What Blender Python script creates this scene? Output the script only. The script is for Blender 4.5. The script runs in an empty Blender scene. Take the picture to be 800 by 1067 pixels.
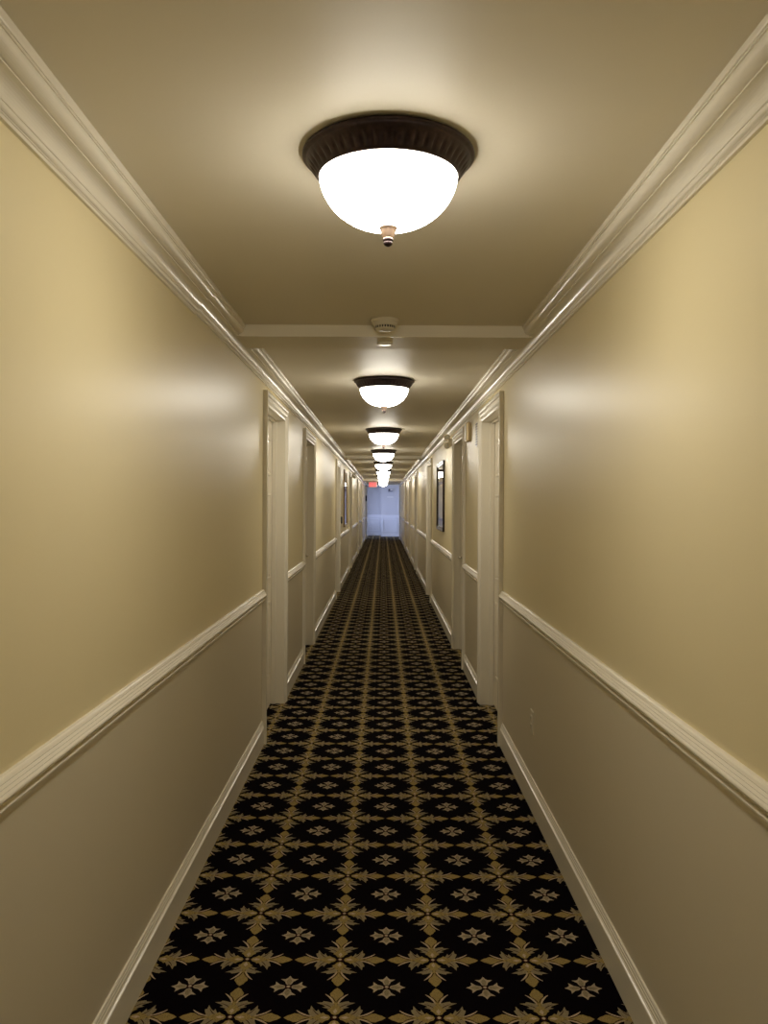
import bpy, math, random
from mathutils import Vector
random.seed(4)
sc = bpy.context.scene
COL = sc.collection
PI = math.pi

# ------------------------------------------------------------------ dimensions (metres, corridor runs along +Y)
CH = 1.485           # eye height of the camera
W = 0.74             # half width of the corridor
HC = CH + 0.845      # ceiling
T = 0.14             # wall thickness
Y0, Y1 = -4.0, 34.0  # corridor start and end portal
DW, DH = 0.93, 2.095 # door opening
CW = 0.088           # casing width
RAIL = CH - 0.530    # top of the chair rail
BB = 0.145           # baseboard height

# ------------------------------------------------------------------ mesh helper
class MB:
    def __init__(s): s.v = []; s.f = []; s.m = []; s.sm = []
    def face(s, pts, m=0, smooth=False):
        b = len(s.v); s.v += [tuple(p) for p in pts]; s.f.append(list(range(b, b+len(pts)))); s.m.append(m); s.sm.append(smooth)
    def grid(s, rows, m=0, smooth=True, closed=False, cap=False):
        """rows: list of equal-length point rows"""
        b = len(s.v); n = len(rows[0])
        for r in rows: s.v += [tuple(p) for p in r]
        for i in range(len(rows)-1):
            for j in range(n if closed else n-1):
                k = (j+1) % n
                s.f.append([b+i*n+j, b+i*n+k, b+(i+1)*n+k, b+(i+1)*n+j]); s.m.append(m); s.sm.append(smooth)
        if cap:
            s.f.append([b+j for j in range(n)][::-1]); s.m.append(m); s.sm.append(False)
            e = b+(len(rows)-1)*n
            s.f.append([e+j for j in range(n)]); s.m.append(m); s.sm.append(False)
    def box(s, x0, x1, y0, y1, z0, z1, m=0):
        if x0 > x1: x0, x1 = x1, x0
        if y0 > y1: y0, y1 = y1, y0
        b = len(s.v)
        s.v += [(x0,y0,z0),(x1,y0,z0),(x1,y1,z0),(x0,y1,z0),(x0,y0,z1),(x1,y0,z1),(x1,y1,z1),(x0,y1,z1)]
        for q in ((0,3,2,1),(4,5,6,7),(0,1,5,4),(1,2,6,5),(2,3,7,6),(3,0,4,7)):
            s.f.append([b+i for i in q]); s.m.append(m); s.sm.append(False)
    def lathe(s, prof, n=64, c=(0,0,0), m=0, mod=None, smooth=True):
        """prof: list of (r, z); axis Z"""
        rows = []
        for i, (r, z) in enumerate(prof):
            row = []
            for k in range(n):
                a = 2*PI*k/n
                rr, zz = (r, z) if mod is None else mod(i, r, z, a)
                row.append((c[0]+rr*math.cos(a), c[1]+rr*math.sin(a), c[2]+zz))
            rows.append(row)
        s.grid(rows, m, smooth, closed=True)
    def tube(s, pts, r, n=12, m=0, cap=True):
        pts = [Vector(p) for p in pts]; rows = []
        for i, p in enumerate(pts):
            d = (pts[min(i+1, len(pts)-1)] - pts[max(i-1, 0)]).normalized()
            u = d.cross(Vector((0,0,1)) if abs(d.z) < .9 else Vector((1,0,0))).normalized(); w = d.cross(u)
            rr = r[i] if isinstance(r, (list, tuple)) else r
            rows.append([tuple(p + rr*(math.cos(2*PI*k/n)*u + math.sin(2*PI*k/n)*w)) for k in range(n)])
        s.grid(rows, m, True, closed=True, cap=cap)
    def build(s, name, mats, parent=None, loc=(0,0,0), rotz=0, bevel=0):
        me = bpy.data.meshes.new(name)
        me.from_pydata(s.v, [], s.f)
        if not isinstance(mats, (list, tuple)): mats = [mats]
        for q in mats: me.materials.append(q)
        me.polygons.foreach_set('material_index', s.m)
        me.polygons.foreach_set('use_smooth', s.sm)
        me.update()
        o = bpy.data.objects.new(name, me); COL.objects.link(o)
        o.location = loc; o.rotation_euler = (0,0,rotz)
        if parent is not None: o.parent = parent
        if bevel:
            b = o.modifiers.new('bevel', 'BEVEL'); b.width = bevel; b.segments = 2; b.limit_method = 'ANGLE'; b.angle_limit = math.radians(40)
        return o

def tag(o, label=None, cat=None, group=None, kind=None):
    if label: o['label'] = label
    if cat: o['category'] = cat
    if group: o['group'] = group
    if kind: o['kind'] = kind
    return o
def empty(name, loc=(0,0,0), rotz=0):
    o = bpy.data.objects.new(name, None); COL.objects.link(o); o.location = loc; o.rotation_euler = (0,0,rotz); o.empty_display_size = .1
    return o
def copy_tree(o, parent=None):
    c = o.copy(); COL.objects.link(c); c.parent = parent
    for ch in list(o.children): copy_tree(ch, c)
    return c

# ------------------------------------------------------------------ materials
def principled(name, color, rough=.5, metal=0, spec=.5):
    m = bpy.data.materials.new(name); m.use_nodes = True
    b = m.node_tree.nodes['Principled BSDF']
    b.inputs['Base Color'].default_value = (*color, 1); b.inputs['Roughness'].default_value = rough
    b.inputs['Metallic'].default_value = metal; b.inputs['Specular IOR Level'].default_value = spec
    return m
def nd(m, t, **kw):
    n = m.node_tree.nodes.new(t)
    for k, v in kw.items(): setattr(n, k, v)
    return n
def lk(m, a, b): m.node_tree.links.new(a, b)
def noise(m, scale, detail=3, vec=None):
    n = nd(m, 'ShaderNodeTexNoise'); n.inputs['Scale'].default_value = scale; n.inputs['Detail'].default_value = detail
    if vec is None:
        g = nd(m, 'ShaderNodeNewGeometry'); vec = g.outputs['Position']
    lk(m, vec, n.inputs['Vector']); return n
def bump(m, src, strength, dist):
    b = nd(m, 'ShaderNodeBump'); b.inputs['Strength'].default_value = strength; b.inputs['Distance'].default_value = dist
    lk(m, src, b.inputs['Height']); lk(m, b.outputs['Normal'], m.node_tree.nodes['Principled BSDF'].inputs['Normal'])
def vary(m, color, scale, amt, detail=3):
    n = noise(m, scale, detail); r = nd(m, 'ShaderNodeValToRGB')
    r.color_ramp.elements[0].position = .3; r.color_ramp.elements[1].position = .7
    r.color_ramp.elements[0].color = (*[c*(1-amt) for c in color], 1); r.color_ramp.elements[1].color = (*[min(1, c*(1+amt)) for c in color], 1)
    lk(m, n.outputs['Fac'], r.inputs['Fac']); lk(m, r.outputs['Color'], m.node_tree.nodes['Principled BSDF'].inputs['Base Color'])
    return r

def wall_paint(name, upper, lower, split=RAIL-.04, rough=.36):
    m = principled(name, upper, rough, 0, .55)
    g = nd(m, 'ShaderNodeNewGeometry'); s = nd(m, 'ShaderNodeSeparateXYZ'); lk(m, g.outputs['Position'], s.inputs[0])
    gt = nd(m, 'ShaderNodeMath', operation='GREATER_THAN'); gt.inputs[1].default_value = split; lk(m, s.outputs['Z'], gt.inputs[0])
    mx = nd(m, 'ShaderNodeMix', data_type='RGBA'); mx.inputs[6].default_value = (*lower, 1); mx.inputs[7].default_value = (*upper, 1)
    lk(m, gt.outputs[0], mx.inputs[0]); lk(m, mx.outputs[2], m.node_tree.nodes['Principled BSDF'].inputs['Base Color'])
    n = noise(m, 160, 3); bump(m, n.outputs['Fac'], .12, .002)
    return m
M = {}
M['wall'] = wall_paint('corridor_wall_paint', (.80, .70, .44), (.68, .61, .46), rough=.37)
M['end_wall'] = wall_paint('vestibule_wall_paint', (.58, .57, .56), (.72, .72, .72), rough=.5)
M['ceiling'] = principled('ceiling_paint', (.76, .70, .57), .5, 0, .32)
n_ = noise(M['ceiling'], 120, 3); bump(M['ceiling'], n_.outputs['Fac'], .1, .002)
M['trim'] = principled('cream_gloss_trim_paint', (.84, .79, .67), .24, 0, .5)
M['door'] = principled('cream_door_paint', (.80, .73, .58), .33, 0, .5)
M['end_trim'] = principled('white_trim_paint', (.8, .8, .8), .4)
M['bronze'] = principled('dark_bronze', (.032, .018, .018), .42, .55, .5)
vary(M['bronze'], (.032, .018, .018), 60, .4)
M['finial'] = principled('antique_copper', (.52, .38, .30), .28, .85)
M['lever'] = principled('brushed_nickel', (.45, .40, .32), .3, 1)
M['plastic'] = principled('cream_plastic', (.72, .66, .52), .35)
M['white_plastic'] = principled('white_plastic', (.82, .80, .74), .3)
M['dark'] = principled('dark_plastic', (.012, .011, .011), .4)
M['frame'] = principled('black_lacquer_frame', (.016, .008, .007), .22)
M['gold_frame'] = principled('antique_gold_frame', (.30, .20, .09), .35, .6)
M['mat'] = principled('picture_mat', (.62, .60, .58), .6)
M['brass'] = principled('pale_brass', (.62, .50, .30), .3, .7)
# lamp glass: lit from inside
g_ = principled('lit_frosted_glass', (.9, .88, .84), .3)
b_ = g_.node_tree.nodes['Principled BSDF']; b_.inputs['Emission Color'].default_value = (1, .935, .81, 1)
# no bulbs: emission graded by height, weaker at rim to soften the ceiling halo
tc_ = nd(g_, 'ShaderNodeTexCoord'); sx_ = nd(g_, 'ShaderNodeSeparateXYZ'); mr_ = nd(g_, 'ShaderNodeMapRange')
lk(g_, tc_.outputs['Object'], sx_.inputs[0]); lk(g_, sx_.outputs['Z'], mr_.inputs['Value'])
for k_, v_ in (('From Min', -.18), ('From Max', -.056), ('To Min', 34.0), ('To Max', 12.5)): mr_.inputs[k_].default_value = v_
lk(g_, mr_.outputs[0], b_.inputs['Emission Strength'])
M['bowl'] = g_
# clear glass
def glass_mat(name, refl=.5):
    m = bpy.data.materials.new(name); m.use_nodes = True; nt = m.node_tree
    nt.nodes.remove(nt.nodes['Principled BSDF']); out = nt.nodes['Material Output']
    t = nt.nodes.new('ShaderNodeBsdfTransparent'); g = nt.nodes.new('ShaderNodeBsdfGlossy'); g.inputs['Roughness'].default_value = .02
    f = nt.nodes.new('ShaderNodeFresnel'); f.inputs['IOR'].default_value = 1.5; mx = nt.nodes.new('ShaderNodeMixShader')
    nt.links.new(f.outputs[0], mx.inputs[0]); nt.links.new(t.outputs[0], mx.inputs[1]); nt.links.new(g.outputs[0], mx.inputs[2]); nt.links.new(mx.outputs[0], out.inputs[0])
    return m
M['glass'] = glass_mat('clear_glass')
def art_mat(name, cols, scale):
    m = principled(name, cols[0], .5); n = noise(m, scale, 5); r = nd(m, 'ShaderNodeValToRGB')
    cr = r.color_ramp; cr.elements[0].color = (*cols[0], 1); cr.elements[0].position = .35; cr.elements[1].color = (*cols[-1], 1); cr.elements[1].position = .66
    for i, c in enumerate(cols[1:-1]): e = cr.elements.new(.35+.31*(i+1)/(len(cols)-1)); e.color = (*c, 1)
    lk(m, n.outputs['Fac'], r.inputs['Fac']); lk(m, r.outputs['Color'], m.node_tree.nodes['Principled BSDF'].inputs['Base Color'])
    return m
M['art_grey'] = art_mat('grey_print', [(.36,.35,.36),(.50,.49,.52),(.62,.61,.63)], 6)
M['art_brown'] = art_mat('brown_print', [(.10,.07,.04),(.22,.15,.08),(.38,.31,.20)], 5)
# carpet yarns
def yarn(name, c, amt=.35):
    m = principled(name, c, .95, 0, .02)
    vary(m, c, 420, amt, 2); n = noise(m, 900, 2); bump(m, n.outputs['Fac'], .5, .002); return m
M['y_black'] = yarn('carpet_black', (.0030, .0018, .0028), .4)
M['y_gold'] = yarn('carpet_gold', (.31, .23, .085))
M['y_taupe'] = yarn('carpet_taupe', (.27, .22, .13))
M['y_beige'] = yarn('carpet_beige', (.42, .34, .235))
M['y_red'] = yarn('carpet_dark_red', (.035, .010, .006))
M['y_pale'] = yarn('carpet_pale_outline', (.50, .39, .27))

# ------------------------------------------------------------------ carpet floor with woven motif
CX, CY = .3018, .2955
ox, oy = .0185 + CX/2, 2.327
floor = MB()
floor.box(-W-T, W+T, Y0-.1, Y1, -.05, 0, 0)
floor.box(-2.1, 2.1, Y1, 38.6, -.05, 0, 0)
def arc(p0, p1, p2, w, n=7):
    """thin curved leaf stroke, tapered"""
    P = []
    for i in range(n):
        t = i/(n-1); x = (1-t)**2*p0[0]+2*t*(1-t)*p1[0]+t*t*p2[0]; y = (1-t)**2*p0[1]+2*t*(1-t)*p1[1]+t*t*p2[1]
        dx = 2*(1-t)*(p1[0]-p0[0])+2*t*(p2[0]-p1[0]); dy = 2*(1-t)*(p1[1]-p0[1])+2*t*(p2[1]-p1[1]); L = math.hypot(dx, dy)
        ww = w*(.35+math.sin(PI*t)*.65)/2
        P.append((x, y, -dy/L*ww, dx/L*ww))
    return [(x+a, y+b) for x, y, a, b in P] + [(x-a, y-b) for x, y, a, b in reversed(P)]
def mir(h): return h + [(u, -v) for u, v in reversed(h) if abs(v) > 1e-6]
def flip(h): return [(u, -v) for u, v in h][::-1]
leafL = [(.028,.004),(.036,.016),(.043,.024),(.050,.040),(.053,.030),(.060,.036),(.072,.058),(.0735,.040),(.080,.037),(.0775,.026),(.073,.016),(.072,.006)]
arm = [ # (polygon in (u,v), material, layer)
    (leafL, 2, 1), (flip(leafL), 2, 1),
    (mir([(.012,0),(.017,.010),(.027,.015),(.035,.024),(.041,.0175),(.051,.014),(.058,.007),(.066,0)]), 1, 3),
    (mir([(.016,0),(.030,.0065),(.042,0)]), 5, 4),
    (mir([(.060,0),(.068,.0095),(.084,.0105),(.097,.0140),(.107,.0190),(.117,.0205),(.126,.0145),(.136,.0100),(.1465,0)]), 1, 2),
    (arc((.068,.007),(.092,.011),(.113,.034), .0060), 5, 3), (flip(arc((.068,.007),(.092,.011),(.113,.034), .0060)), 5, 3),
    (arc((.072,.001),(.084,.0055),(.100,.014), .0035), 4, 4), (flip(arc((.072,.001),(.084,.0055),(.100,.014), .0035)), 4, 4),
    (arc((.046,.012),(.056,.018),(.066,.040), .003), 4, 4), (flip(arc((.046,.012),(.056,.018),(.066,.040), .003)), 4, 4),
]
petal = [(mir([(.008,0),(.013,.0075),(.020,.0105),(.027,.0125),(.041,.0275),(.0405,.0125),(.046,.0065),(.058,0)]), 3, 2),
         (mir([(.010,0),(.018,.0065),(.030,.0085),(.038,.005),(.046,0)]), 2, 3)]
ring = lambda r, n=10: [(r*math.cos(2*PI*k/n), r*math.sin(2*PI*k/n)) for k in range(n)]
Z_L = .00035
def stamp(cx, cy, polys, sx, sy, xa, xb, ya, yb, jit):
    for q in range(4):
        c, s_ = ((1,0),(0,1),(-1,0),(0,-1))[q]
        for poly, mi, L in polys:
            P = [(cx+(u*c-v*s_)*sx, cy+(u*s_+v*c)*sy) for u, v in poly]
            if max(p[0] for p in P) < xa or min(p[0] for p in P) > xb: continue
            P = [(min(max(x, xa), xb), min(max(y, ya), yb)) for x, y in P]
            floor.face([(x, y, L*Z_L) for x, y in P], mi)
    return
def dot(cx, cy, xa, xb):
    if xa < cx-.012 and cx+.012 < xb:
        floor.face([(cx+x, cy+y, 5*Z_L) for x, y in ring(.0105)], 4); floor.face([(cx+x, cy+y, 6*Z_L) for x, y in ring(.0055)], 5)
XE = .83
k0 = int((1.0-oy)/CY); k1 = int((Y1-.2-oy)/CY)
for k in range(int((-3.8-oy)/CY), int((38-oy)/CY)+1):
    y = oy + k*CY
    xe = XE if y < Y1-.15 else 1.25
    for j in range(-5, 6):
        x = ox + j*CX
        if abs(x) - .16 < xe:
            stamp(x, y, arm, CX/.30, CY/.30, -xe, xe, -4, 38, 0); dot(x, y, -xe, xe)
        x2 = x + CX/2
        if abs(x2) - .06 < xe and y + CY/2 < 37.5:
            stamp(x2, y+CY/2, petal, 1, 1, -xe, xe, -4, 38, 0); dot(x2, y+CY/2, -xe, xe)
tag(floor.build('floor', [M['y_black'], M['y_gold'], M['y_taupe'], M['y_beige'], M['y_red'], M['y_pale']]),
    'black patterned carpet with gold leaf crosses and small flowers running down the corridor', 'floor', kind='structure')

# ------------------------------------------------------------------ walls with door openings
doors = {-1: [5.05, 7.54, 12.62, 17.62, 22.9, 26.75], 1: [5.04, 7.33, 12.25, 17.25, 21.15, 25.95]}
JT = .014
for sd, nm in ((-1, 'left'), (1, 'right')):
    w = MB(); ycur = Y0
    for a in doors[sd]:
        w.box(sd*W, sd*(W+T), ycur, a-JT, 0, HC); w.box(sd*W, sd*(W+T), a-JT, a+DW+JT, DH+JT, HC); ycur = a+DW+JT
        w.box(sd*(W+T), sd*(W+T+.02), a-.1, a+DW+.1, 0, HC)
    w.box(sd*W, sd*(W+T), ycur, Y1, 0, HC)
    tag(w.build('wall_'+nm, M['wall']), 'long %s corridor wall, yellow-cream above the chair rail and taupe below' % nm, 'wall', kind='structure')
w = MB(); w.box(-W-T, W+T, Y0-.1, Y0, 0, HC); tag(w.build('wall_back', M['wall']), 'plain corridor wall behind the camera', 'wall', kind='structure')
c = MB(); c.box(-W-T, W+T, Y0-.1, Y1, HC, HC+.1); c.box(-2.1, 2.1, Y1, 38.6, HC, HC+.1)
tag(c.build('ceiling', M['ceiling']), 'smooth cream corridor ceiling', 'ceiling', kind='structure')

# profiles: (t = distance from the wall, z)
def ext(mb, prof, sd, ya, yb, wall=W, m=0, smooth=False):
    ra = [(sd*(wall-t), ya, z) for t, z in prof]; rb = [(sd*(wall-t), yb, z) for t, z in prof]
    for i in range(len(prof)-1):
        q = [ra[i], ra[i+1], rb[i+1], rb[i]]
        mb.face(q if sd > 0 else q[::-1], m)
    mb.face(ra if sd < 0 else ra[::-1], m); mb.face(rb[::-1] if sd < 0 else rb, m)
def ovolo(t0, z0, t1, z1, n=8, kind='ovolo'):
    out = []
    for i in range(n+1):
        a = PI/2*i/n
        if kind == 'ovolo': out.append((t1+(t0-t1)*math.cos(a), z0+(z1-z0)*math.sin(a)))   # starts vertical, ends horizontal
        else: out.append((t0+(t1-t0)*math.sin(a), z1+(z0-z1)*math.cos(a)))                 # cove: starts horizontal, ends vertical
    return out
def crown_prof(d=0):
    H = lambda v: CH+v-d
    p = [(-.004, HC+.002), (.085, HC+.002), (.085, H(.8335)), (.0835, H(.831)), (.0805, H(.831)), (.0805, H(.8265)), (.077, H(.8265)), (.077, H(.8225))]
    p += ovolo(.077, H(.8225), .052, H(.801))[1:]
    p += [(.052, H(.7985)), (.0545, H(.7985)), (.0545, H(.7955)), (.050, H(.7955))]
    p += ovolo(.050, H(.7955), .021, H(.766), kind='cove')[1:]
    p += [(.021, H(.7635)), (.0185, H(.7625)), (.0185, H(.7605))]
    p += ovolo(.0185, H(.7605), .010, H(.7515), n=4)[1:]
    p += [(.010, H(.7495)), (.007, H(.7485)), (.0085, H(.7475)), (.0085, H(.740)), (-.004, H(.740))]
    return p
for sd, nm, i, cut in ((-1, 'left', 1, 3.15), (1, 'right', 2, 3.62)):
    cm = MB()
    ext(cm, crown_prof(.006 if sd < 0 else .001), sd, Y0, cut)
    ext(cm, crown_prof(0), sd, cut-.001, Y1)
    tag(cm.build('trim_%d' % i, M['trim']), 'cream moulded crown along the top of the %s corridor wall' % nm, 'crown moulding', kind='structure')

rail = [(0, RAIL), (.009, RAIL-.001), (.013, RAIL-.004), (.0165, RAIL-.010), (.0155, RAIL-.0115), (.0205, RAIL-.0175), (.0195, RAIL-.019), (.0245, RAIL-.025), (.0235, RAIL-.0265),
        (.0275, RAIL-.031), (.0285, RAIL-.035), (.027, RAIL-.039), (.0225, RAIL-.0405), (.012, RAIL-.0415), (.008, RAIL-.046), (.0075, RAIL-.0565), (.015, RAIL-.0575), (.0175, RAIL-.0605), (.0165, RAIL-.0655),
        (.010, RAIL-.0665), (.009, RAIL-.071), (.0055, RAIL-.072), (.0055, RAIL-.078), (.003, RAIL-.079), (.003, RAIL-.0865), (0, RAIL-.088)]
base = [(0, BB), (.006, BB-.0005), (.0075, BB-.004), (.0075, BB-.0085), (.0095, BB-.010), (.0095, BB-.016), (.0125, BB-.020), (.0125, BB-.0245), (.010, BB-.026), (.010, BB-.029), (.0125, BB-.0305), (.0125, BB-.033), (.0105, BB-.034), (.0165, BB-.0365), (.018, BB-.040), (.018, BB-.0425), (.016, BB-.044), (.016, 0), (0, 0)]
ti = 3
for sd, nm in ((-1, 'left'), (1, 'right')):
    r = MB(); b = MB(); ycur = Y0
    for a in doors[sd] + [Y1+CW]:
        e = a - CW
        ext(r, rail, sd, ycur, e, wall=W+.001); ext(b, base, sd, ycur, e, wall=W+.001)
        ycur = a + DW + CW
    tag(r.build('trim_%d' % ti, M['trim']), 'ribbed cream chair rail running along the %s corridor wall' % nm, 'chair rail', kind='structure'); ti += 1
    tag(b.build('baseboard_'+nm, M['trim']), 'moulded cream baseboard along the %s corridor wall' % nm, 'baseboard', kind='structure')

# ceiling beams
for ya, yb, wh in ((3.816, 4.12, 'between the first two ceiling lamps'), (14.1, 14.5, 'above the middle of the corridor'), (27.6, 28.0, 'near the far end of the corridor')):
    b = MB(); b.box(-W, W, ya+.006, yb, HC-.053, HC+.001, 0); b.box(-W, W, ya, ya+.006, HC-.055, HC+.001, 1)
    tag(b.build('trim_%d' % ti, [M['ceiling'], M['trim']]), 'shallow beam crossing the ceiling ' + wh, 'ceiling beam', kind='structure'); ti += 1

# ------------------------------------------------------------------ doors (set back in their openings)
cas = [(0, .013), (.004, .0165), (.009, .0175), (.014, .0165), (.017, .013), (.021, .013), (.026, .017), (.034, .0225), (.042, .024), (.049, .0225), (.054, .017), (.058, .0165), (.061, .021), (.066, .0265), (.072, .028), (.086, .028), (.088, .026), (.088, -.002)]
def make_door(sd):
    """origin: floor, wall face, near edge of the opening; x points into the wall for sd=1"""
    root = empty('door')
    cs = MB()
    def path(u, t): return [(-sd*t, -u, 0), (-sd*t, -u, DH+u), (-sd*t, DW+u, DH+u), (-sd*t, DW+u, 0)]
    prof = [(0, -.002)] + cas
    rows = [path(u-.003 if i == 0 and False else u, t) for i, (u, t) in enumerate(prof)]
    for i in range(len(rows)-1):
        for j in range(3):
            q = [rows[i][j], rows[i][j+1], rows[i+1][j+1], rows[i+1][j]]
            cs.face(q if sd > 0 else q[::-1])
    cs.build('door_casing', M['trim'], root)
    jb = MB()
    x0, x1 = -sd*.001, sd*(.14)
    jb.box(x0, x1, -JT, 0, 0, DH+JT); jb.box(x0, x1, DW, DW+JT, 0, DH+JT); jb.box(x0, x1, 0, DW, DH, DH+JT)
    # door stop
    sx0, sx1 = sd*.052, sd*.082
    jb.box(sx0, sx1, 0, .012, 0, DH); jb.box(sx0, sx1, DW-.012, DW, 0, DH); jb.box(sx0, sx1, .012, DW-.012, DH-.012, DH)
    jb.build('door_frame', M['trim'], root)
    pn = MB(); px0 = sd*.084; px1 = sd*.124; g = .003
    pn.box(px0, px1, g, DW-g, .008, DH-g)
    cols = ((.11, DW/2-.05), (DW/2+.05, DW-.11)); rws = ((.22, .78), (.93, 1.56), (1.68, 1.96))
    for ca, cb in cols:
        for ra, rb in rws:
            o_ = [(ca, ra), (cb, ra), (cb, rb), (ca, rb)]
            def off(d): return [(ca+d, ra+d), (cb-d, ra+d), (cb-d, rb-d), (ca+d, rb-d)]
            lv = [(0, 0), (.008, .006), (.02, .006), (.026, 0), (.05, .007)]
            for (d0, h0), (d1, h1) in zip(lv, lv[1:]):
                A, B = off(d0), off(d1)
                for k in range(4):
                    l = (k+1) % 4
                    pn.face([(px0-sd*(h0+.0002), *A[k]), (px0-sd*(h0+.0002), *A[l]), (px0-sd*(h1+.0002), *B[l]), (px0-sd*(h1+.0002), *B[k])])
            pn.face([(px0-sd*.0072, *p) for p in off(.05)])
    pn.build('door_panel', M['door'], root)
    # lever handle near the far edge of the leaf
    h = MB(); hy, hz = DW-.065, .945
    rows = []
    for xx, rr in ((px0, .027), (px0-sd*.006, .027), (px0-sd*.010, .022), (px0-sd*.012, .010), (px0-sd*.045, .009)):
        rows.append([(xx, hy+rr*math.cos(2*PI*k/20), hz+rr*math.sin(2*PI*k/20)) for k in range(20)])
    h.grid(rows, 0, True, closed=True, cap=True)
    h.tube([(px0-sd*.045, hy+.008, hz), (px0-sd*.049, hy-.02, hz), (px0-sd*.047, hy-.07, hz), (px0-sd*.043, hy-.115, hz-.002)], [.009, .0095, .008, .0065])
    rows = []
    for xx, rr in ((px0, .020), (px0-sd*.008, .020), (px0-sd*.011, .016)):
        rows.append([(xx, hy+rr*math.cos(2*PI*k/20), hz+.14+rr*math.sin(2*PI*k/20)) for k in range(20)])
    h.grid(rows, 0, True, closed=True, cap=True)
    h.build('door_handle', M['lever'], root)
    return root
di = 1
for sd, nm in ((-1, 'left'), (1, 'right')):
    proto = make_door(sd)
    for i, a in enumerate(doors[sd]):
        d = proto if i == 0 else copy_tree(proto)
        d.location = (sd*W, a, 0); d.name = 'door_%d' % di; di += 1
        ordn = ('nearest', 'second', 'third', 'fourth', 'fifth', 'farthest')[i]
        tag(d, '%s recessed door with moulded cream casing in the %s wall' % (ordn, nm), 'door', kind='structure')
        if i > 0 or True:
            pass
# the nearest pair have their levers on the other edge of the leaf, hidden by the casing
for i in ('door_1', 'door_7'):
    for ch in bpy.data.objects[i].children:
        if ch.name.startswith('door_handle'):
            ch.data = ch.data.copy()
            for v in ch.data.vertices: v.co.y = DW - v.co.y

# ------------------------------------------------------------------ flush ceiling lamps
def make_lamp():
    root = empty('ceiling_lamp')
    rim = MB()
    pr = [(.150, 0), (.195, 0), (.197, -.003), (.204, -.005), (.207, -.009), (.207, -.013), (.203, -.016), (.1975, -.018)]
    ns = 14
    for i in range(ns+1):
        t = i/ns
        pr.append((.1970-.026*t-.004*math.sin(PI*t), -.020-.038*t))
    pr += [(.170, -.061), (.165, -.062), (.163, -.055)]
    def mod(i, r, z, a):
        if 8 <= i <= 8+ns-0:
            t = (i-8)/ns
            if 0 < t < 1:
                q = math.cos(24*a); w_ = abs(q)**.6
                leaf = max(0, w_*math.sin(PI*min(1, t*1.05))) * .0042
                leaf += max(0, -math.cos(48*a))*.0016*math.sin(PI*t*2 if t < .5 else 0)
                return r+leaf, z-leaf*.55
        return r, z
    rim.lathe(pr, 288, mod=mod)
    rim.build('lamp_rim', M['bronze'], root)
    bw = MB(); bp = []
    for i in range(25):
        a = PI/2*i/24
        bp.append((.167*math.cos(a)**.86 if i < 24 else .0005, -.056-.124*math.sin(a)**1.12))
    bw.lathe(bp, 72)
    bw.build('glass_bowl', M['bowl'], root)
    fn = MB()
    fp = [(.0005, -.184), (.0195, -.186), (.0205, -.189), (.0195, -.1925), (.0165, -.194), (.0160, -.200), (.0135, -.208), (.0115, -.214), (.0105, -.216)]
    def fmod(i, r, z, a):
        if 4 <= i <= 7: return r*(1+.11*math.cos(10*a+(i % 2)*PI)), z
        return r, z
    fp = [(a_*1.12, b_+.011) for a_, b_ in fp]; fn.lathe(fp, 40, mod=fmod); fo = fn.build('finial', M['finial'], root)
    ft = MB(); ft.lathe([(a_, b_+.013) for a_, b_ in ((.0105, -.218), (.0125, -.220), (.0125, -.223), (.008, -.225), (.0105, -.227), (.0115, -.230), (.009, -.234), (.004, -.237), (.0005, -.238))], 32)
    ft.build('finial_tip', M['bronze'], fo)
    return root
lamp = make_lamp()
where = ['largest flush ceiling lamp in the foreground, dark bronze rim around a lit white bowl',
         'second ceiling lamp, first beyond the sprinkler cover on the beam',
         'third lit bowl lamp along the corridor ceiling', 'fourth lit bowl lamp, just before the middle beam',
         'fifth lit bowl lamp, just beyond the middle beam', 'sixth lit bowl lamp, two beyond the middle beam',
         'seventh lit bowl lamp along the corridor ceiling', 'eighth lit bowl lamp, last before the far beam',
         'farthest lit bowl lamp, beside the exit sign']
for k in range(-1, 9):
    l = lamp if k == -1 else copy_tree(lamp)
    l.location = (.004 if k > 0 else .009, 1.945 + 3.57*k, HC)
    tag(l, where[k] if k >= 0 else 'flush bowl lamp on the ceiling behind the camera', 'ceiling lamp', 'flush bowl lamps along the corridor ceiling')

# ------------------------------------------------------------------ smoke detector and sprinkler cover
sd_ = empty('smoke_detector', (.006, 3.70, HC))
tag(sd_, 'white smoke detector on the ceiling in front of the nearest beam', 'smoke detector')
b = MB(); b.lathe([(.0005, 0), (.064, 0), (.066, -.003), (.066, -.009), (.062, -.013), (.0005, -.013)], 48); b.build('mounting_base', M['plastic'], sd_)
b = MB(); b.lathe([(.056, -.013), (.057, -.018), (.054, -.026), (.050, -.030), (.046, -.031), (.046, -.042), (.043, -.046), (.030, -.050), (.012, -.052), (.0005, -.052)], 48)
hd = b.build('sensor_head', M['plastic'], sd_)
b = MB()
for k in range(24):
    a = 2*PI*k/24
    r0 = .0466; da = .075
    p = lambda r, aa, z: (r*math.cos(aa), r*math.sin(aa), z)
    b.face([p(r0, a-da, -.031), p(r0, a+da, -.031), p(r0, a+da, -.0415), p(r0, a-da, -.0415)])
b.build('vent_slots', M['dark'], hd)
sp = MB(); sp.lathe([(.0005, 0), (.036, 0), (.038, -.002), (.038, -.006), (.035, -.009), (.0005, -.0105)], 48)
tag(sp.build('sprinkler_cover', M['white_plastic'], loc=(.004, 3.965, HC-.0528)), 'small round white sprinkler cover on the underside of the nearest beam', 'sprinkler cover')

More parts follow.
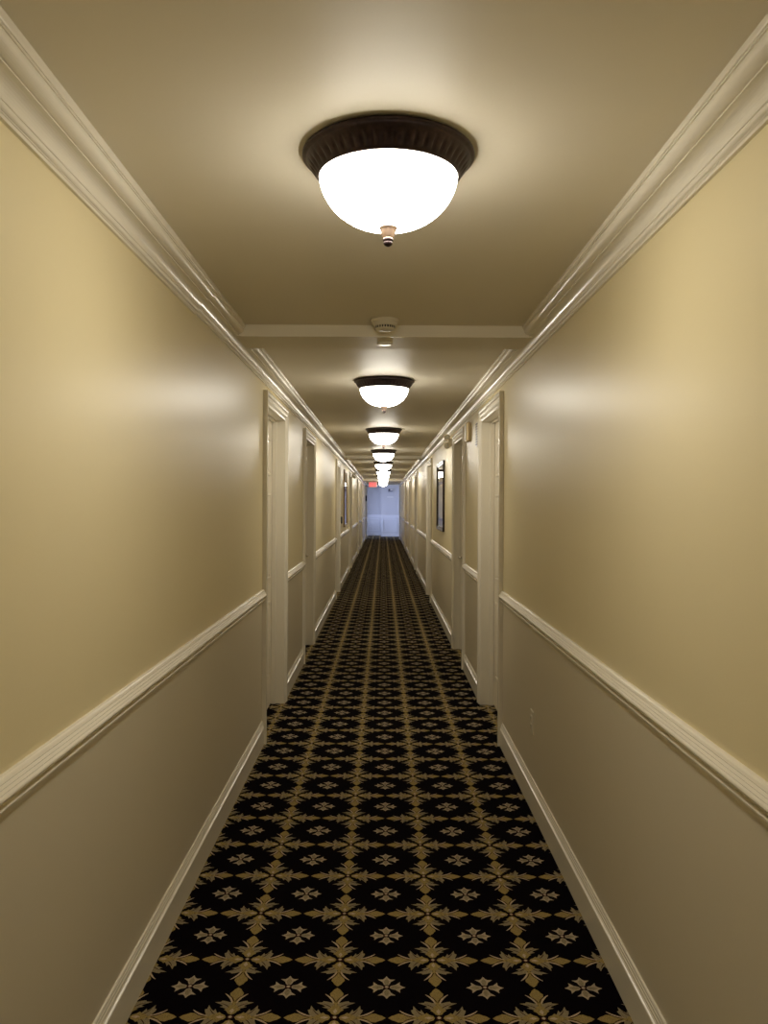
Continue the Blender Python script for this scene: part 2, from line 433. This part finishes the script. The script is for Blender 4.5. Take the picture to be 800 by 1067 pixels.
# ------------------------------------------------------------------ outlet on the right wall
ot = empty('power_outlet', (W, 3.965, .415)); tag(ot, 'small duplex power outlet low on the right taupe wall', 'power outlet')
b = MB(); b.box(-.005, .001, -.035, .035, -.0575, .0575); b.build('cover_plate', M['plastic'], ot, bevel=.0015)
for z in (-.02, .02):
    b = MB(); b.box(-.008, -.0045, -.0165, .0165, z-.014, z+.014); s_ = b.build('socket', M['plastic'], ot, bevel=.002)
    b = MB()
    for yy in (-.006, .006): b.box(-.0085, -.0079, yy-.0012, yy+.0012, z-.002, z+.007)
    b.box(-.0085, -.0079, -.002, .002, z-.010, z-.006); b.build('slots', M['dark'], s_)

# ------------------------------------------------------------------ wall fittings on the right
gr = empty('wall_grille', (W, 6.34, CH+.55)); tag(gr, 'narrow louvred grille high on the right wall between the first two doors', 'grille')
b = MB(); b.box(-.006, .001, -.06, .06, -.10, .10); b.build('grille_plate', M['plastic'], gr, bevel=.002)
for k in range(9):
    z = -.08+.02*k; b = MB(); b.box(-.011, -.0055, -.05, .05, z-.0035, z+.0035); b.build('louvre', M['bronze'], gr)
ch = empty('door_chime', (W, 6.88, CH+.615)); tag(ch, 'cream box fitting high on the right wall beside the second door', 'wall box')
b = MB(); b.box(-.038, .001, -.055, .055, -.085, .085); b.build('housing', M['brass'], ch, bevel=.012)
b = MB(); b.box(-.044, -.036, -.040, .040, -.068, .068); b.build('face_plate', M['white_plastic'], ch, bevel=.004)

def make_emergency(sd):
    r = empty('emergency_light')
    b = MB(); b.box(-sd*.045, sd*.001, -.13, .13, -.035, .045); b.build('battery_box', M['plastic'], r, bevel=.008)
    for k, (yy, zz) in enumerate(((-.09, .055), (-.09, -.035))):
        h = MB(); h.tube([(-sd*.03, yy+.05, .0), (-sd*.05, yy+.02, zz*.5), (-sd*.055, yy, zz)], .008); arm_o = h.build('swivel_arm', M['lever'], r)
        c0 = Vector((-sd*.055, yy+.03, zz)); h = MB()
        rows = []
        for dy, rr in ((0, .012), (-.006, .022), (-.03, .031), (-.055, .034), (-.058, .031)):
            rows.append([(c0.x+rr*math.cos(2*PI*q/24), c0.y+dy, c0.z+rr*math.sin(2*PI*q/24)) for q in range(24)])
        h.grid(rows, 0, True, closed=True, cap=True); ho = h.build('lamp_head', M['brass'], r)
        h = MB(); h.face([(c0.x+.029*math.cos(2*PI*q/24), c0.y-.0585, c0.z+.029*math.sin(2*PI*q/24)) for q in range(24)]); h.build('lens', M['white_plastic'], ho)
    return r
e1 = make_emergency(1); e1.location = (W, 8.80, CH+.665); tag(e1, 'two-headed emergency light high on the right wall beside the second door', 'emergency light')
e2 = make_emergency(-1); e2.location = (-W, 19.35, CH+.665); tag(e2, 'two-headed emergency light high on the left wall beyond the picture', 'emergency light')

# ------------------------------------------------------------------ framed pictures
def picture(name, sd, y0, y1, z0, z1, fm, art, label, fw=.045, mw=.10):
    r = empty(name, (sd*W, (y0+y1)/2, (z0+z1)/2)); tag(r, label, 'picture')
    hw, hh = (y1-y0)/2, (z1-z0)/2
    f = MB(); prof = [(0, -.001), (0, .022), (.006, .026), (.020, .024), (.030, .020), (fw-.004, .019), (fw, .014), (fw, .006)]
    rows = [[(-sd*t, -hw+u, -hh+u), (-sd*t, hw-u, -hh+u), (-sd*t, hw-u, hh-u), (-sd*t, -hw+u, hh-u)] for u, t in prof]
    for i in range(len(rows)-1):
        for j in range(4):
            k = (j+1) % 4; f.face([rows[i][j], rows[i][k], rows[i+1][k], rows[i+1][j]])
    fo = f.build('picture_frame', fm, r)
    b = MB(); b.box(-sd*.0075, sd*.001, -hw+fw-.002, hw-fw+.002, -hh+fw-.002, hh-fw+.002); b.build('mat', M['mat'], r)
    b = MB(); q = fw+mw; b.box(-sd*.009, -sd*.0075, -hw+q, hw-q, -hh+q, hh-q); b.build('print', art, r)
    b = MB(); b.face([(-sd*.0125, -hw+fw-.003, -hh+fw-.003), (-sd*.0125, hw-fw+.003, -hh+fw-.003), (-sd*.0125, hw-fw+.003, hh-fw+.003), (-sd*.0125, -hw+fw-.003, hh-fw+.003)]); b.build('glass_pane', M['glass'], r)
    return r
picture('framed_picture', 1, 9.67, 10.80, CH-.335, CH+.53, M['frame'], M['art_grey'], 'black framed pale grey print under glass on the right wall', fw=.05, mw=.09)
picture('framed_picture', -1, 15.1, 16.15, CH-.44, CH+.645, M['gold_frame'], M['art_brown'], 'tall brown picture in a dull gold frame on the left wall')

# plain box for an unidentified dark spot by the third left door
b = MB(); b.box(-.001, .035, -.05, .05, -.06, .06); o = b.build('dark_wall_box', M['dark'], loc=(-W, 14.0, CH-.285), bevel=.006)
tag(o, 'small dark wall fitting beside the third door on the left', 'wall fitting')

# ------------------------------------------------------------------ exit sign
ex = empty('exit_sign', (-.385, 30.4, HC)); tag(ex, 'glowing red EXIT sign hanging from the ceiling near the far end', 'exit sign')
b = MB(); b.box(-.04, .04, -.02, .02, -.02, 0.001); b.build('ceiling_canopy', M['white_plastic'], ex)
b = MB(); b.box(-.155, .155, -.02, .02, -.225, -.02); hs = b.build('sign_housing', M['white_plastic'], ex, bevel=.005)
face = principled('exit_face_pink', (.8, .35, .3), .4); q = face.node_tree.nodes['Principled BSDF']; q.inputs['Emission Color'].default_value = (1, .30, .33, 1); q.inputs['Emission Strength'].default_value = .55
red = principled('exit_letters_red', (.9, .1, .08), .4); q = red.node_tree.nodes['Principled BSDF']; q.inputs['Emission Color'].default_value = (1, .07, .08, 1); q.inputs['Emission Strength'].default_value = 1.1
b = MB(); b.box(-.145, .145, -.022, -.0195, -.215, -.03); b.build('sign_face', face, ex)
b = MB(); L = [[(0,0,0,1),(0,0,1,0),(0,.5,.8,.5),(0,1,1,1)], [(0,0,1,1),(0,1,1,0)], [(.5,0,.5,1)], [(.5,0,.5,1),(0,1,1,1)]]
for k, segs in enumerate(L):
    lx = -.118+.063*k; lw, lh, z0 = .044, .12, -.183
    for x0, za, x1, zb in segs:
        p0 = Vector((lx+x0*lw, -.0235, z0+za*lh)); p1 = Vector((lx+x1*lw, -.0235, z0+zb*lh)); d = (p1-p0).normalized()*.006; n = Vector((-d.z, 0, d.x))
        b.face([p0-d-n, p1+d-n, p1+d+n, p0-d+n])
b.build('exit_letters', red, ex)

# ------------------------------------------------------------------ end portal and daylit vestibule
pc = MB(); pj = .69
for sd in (-1, 1):
    pc.box(sd*pj, sd*(W+T), Y1-.02, Y1+.12, 0, HC)
    pc.box(sd*(pj-.012), sd*(W-.0), Y1-.035, Y1-.02, 0, HC-.05)
pc.box(-pj, pj, Y1-.02, Y1+.12, HC-.045, HC)
tag(pc.build('trim_%d' % ti, M['end_trim']), 'white casing framing the opening at the far end of the corridor', 'door casing', kind='structure'); ti += 1
def panels(mb, x0, x1, y, n):
    z0, z1 = .22, .80
    w_ = (x1-x0)/n
    for i in range(n):
        a, b_ = x0+i*w_+.07, x0+(i+1)*w_-.07
        for (u0, u1, v0, v1) in ((a, b_, z0, z0+.03), (a, b_, z1-.03, z1), (a, a+.03, z0+.03, z1-.03), (b_-.03, b_, z0+.03, z1-.03)):
            mb.box(u0, u1, y-.018, y, v0, v1)
    mb.box(x0, x1, y-.03, y, .93, .98); mb.box(x0, x1, y-.018, y, 0, .14); mb.box(x0, x1, y-.012, y, .85, .93)
XS = -.09
b = MB(); b.box(-2.1, XS, 37.8, 37.92, 0, HC); b.box(XS, XS+.1, 36.7, 37.92, 0, HC); tag(b.build('wall_far_left', M['end_wall']), 'bluish far wall of the vestibule, set back left part', 'wall', kind='structure')
b = MB(); b.box(XS+.1, 2.1, 36.7, 36.82, 0, HC); tag(b.build('wall_far_right', M['end_wall']), 'bluish far wall of the vestibule, nearer right part', 'wall', kind='structure')
b = MB(); panels(b, -1.5, XS, 37.8, 2); panels(b, XS, 1.5, 36.7, 2)
tag(b.build('trim_%d' % ti, M['end_trim']), 'white panelled wainscot below a rail on the vestibule wall', 'wainscot', kind='structure'); ti += 1
b = MB(); b.box(1.5, 1.62, Y1+.12, 36.82, 0, HC); b.box(W+T, 1.62, Y1, Y1+.12, 0, HC)
tag(b.build('wall_vestibule_right', M['end_wall']), 'plain side wall of the vestibule', 'wall', kind='structure')
b = MB(); wy0, wy1, wz0, wz1 = 34.6, 37.15, .3, 2.15
b.box(-1.62, -1.5, Y1+.12, wy0, 0, HC); b.box(-1.62, -1.5, wy1, 37.92, 0, HC); b.box(-1.62, -1.5, wy0, wy1, 0, wz0); b.box(-1.62, -1.5, wy0, wy1, wz1, HC); b.box(-1.62, -W-T, Y1, Y1+.12, 0, HC)
tag(b.build('wall_vestibule_left', M['end_wall']), 'side wall of the vestibule with the window', 'wall', kind='structure')
wn = empty('window_1', (-1.56, (wy0+wy1)/2, wz0)); tag(wn, 'tall white framed window lighting the vestibule', 'window', kind='structure')
b = MB(); hw = (wy1-wy0)/2; hh = wz1-wz0
for y in (-hw, -.025, hw-.05): b.box(-.03, .03, y, y+.05, 0, hh)
for z in (0, hh/2-.02, hh-.05): b.box(-.028, .028, -hw+.05, hw-.05, z, z+.05)
b.build('window_frame', M['end_trim'], wn)
b = MB(); b.box(-.003, .003, -hw+.04, hw-.04, .04, hh-.04); b.build('window_pane', M['glass'], wn)

# plain box for an unidentified dark mark on the left portal casing
b = MB(); b.box(-.03, .03, -.018, .001, -.12, .12)
tag(b.build('dark_upright_box', M['dark'], loc=(-.712, Y1-.035, CH+.225), bevel=.004), 'small dark upright box on the left side of the far opening', 'alarm box')
# lamp fitting on the far wall
fl = empty('emergency_light', (.33, 36.7, CH+.585)); tag(fl, 'small dark emergency light with a bright lens on the far bluish wall', 'emergency light')
b = MB(); b.box(-.10, .10, -.05, .001, -.04, .035); b.build('battery_box', principled('grey_plastic', (.22,.22,.24), .4), fl, bevel=.008)
for x in (-.055, .055):
    b = MB(); rows = [[(x+rr*math.cos(2*PI*q/20), y, .055+rr*math.sin(2*PI*q/20)) for q in range(20)] for y, rr in ((-.02, .015), (-.04, .035), (-.08, .038))]
    b.grid(rows, 0, True, closed=True, cap=True); b.build('lamp_head', M['white_plastic'] if x > 0 else M['dark'], fl)
b = MB(); b.box(-.14, .14, -.012, .001, -.02, .02)
tag(b.build('wall_plate', M['white_plastic'], loc=(.33, 36.7, CH+.31), bevel=.003), 'thin pale plate on the far wall below the emergency light', 'wall plate')

# ------------------------------------------------------------------ daylight
w = bpy.data.worlds.new('sky'); sc.world = w; w.use_nodes = True
bg = w.node_tree.nodes['Background']; bg.inputs[0].default_value = (.35, .52, 1, 1); bg.inputs[1].default_value = .6
ld = bpy.data.lights.new('window_daylight', 'AREA'); ld.shape = 'RECTANGLE'; ld.size = 1.8; ld.size_y = 2.5; ld.energy = 165; ld.color = (.50, .60, 1)
lo = bpy.data.objects.new('window_daylight', ld); COL.objects.link(lo); lo.location = (-1.72, 35.87, 1.2); lo.rotation_euler = (0, -PI/2, 0)

# ------------------------------------------------------------------ camera
cd = bpy.data.cameras.new('camera'); cam = bpy.data.objects.new('camera', cd); COL.objects.link(cam)
cd.sensor_fit = 'HORIZONTAL'; cd.sensor_width = 36; cd.lens = 36*840/800; cd.clip_start = .05
cd.shift_x = 1/800; cd.shift_y = -8.5/800
cam.location = (0, 0, CH); cam.rotation_euler = (PI/2, -.005, 0)
sc.camera = cam
sc.view_settings.view_transform = 'Standard'; sc.view_settings.look = 'None'; sc.view_settings.exposure = 0; sc.view_settings.gamma = 1
sc.view_settings.use_curve_mapping = False
sc.cycles.max_bounces = 10; sc.cycles.diffuse_bounces = 6
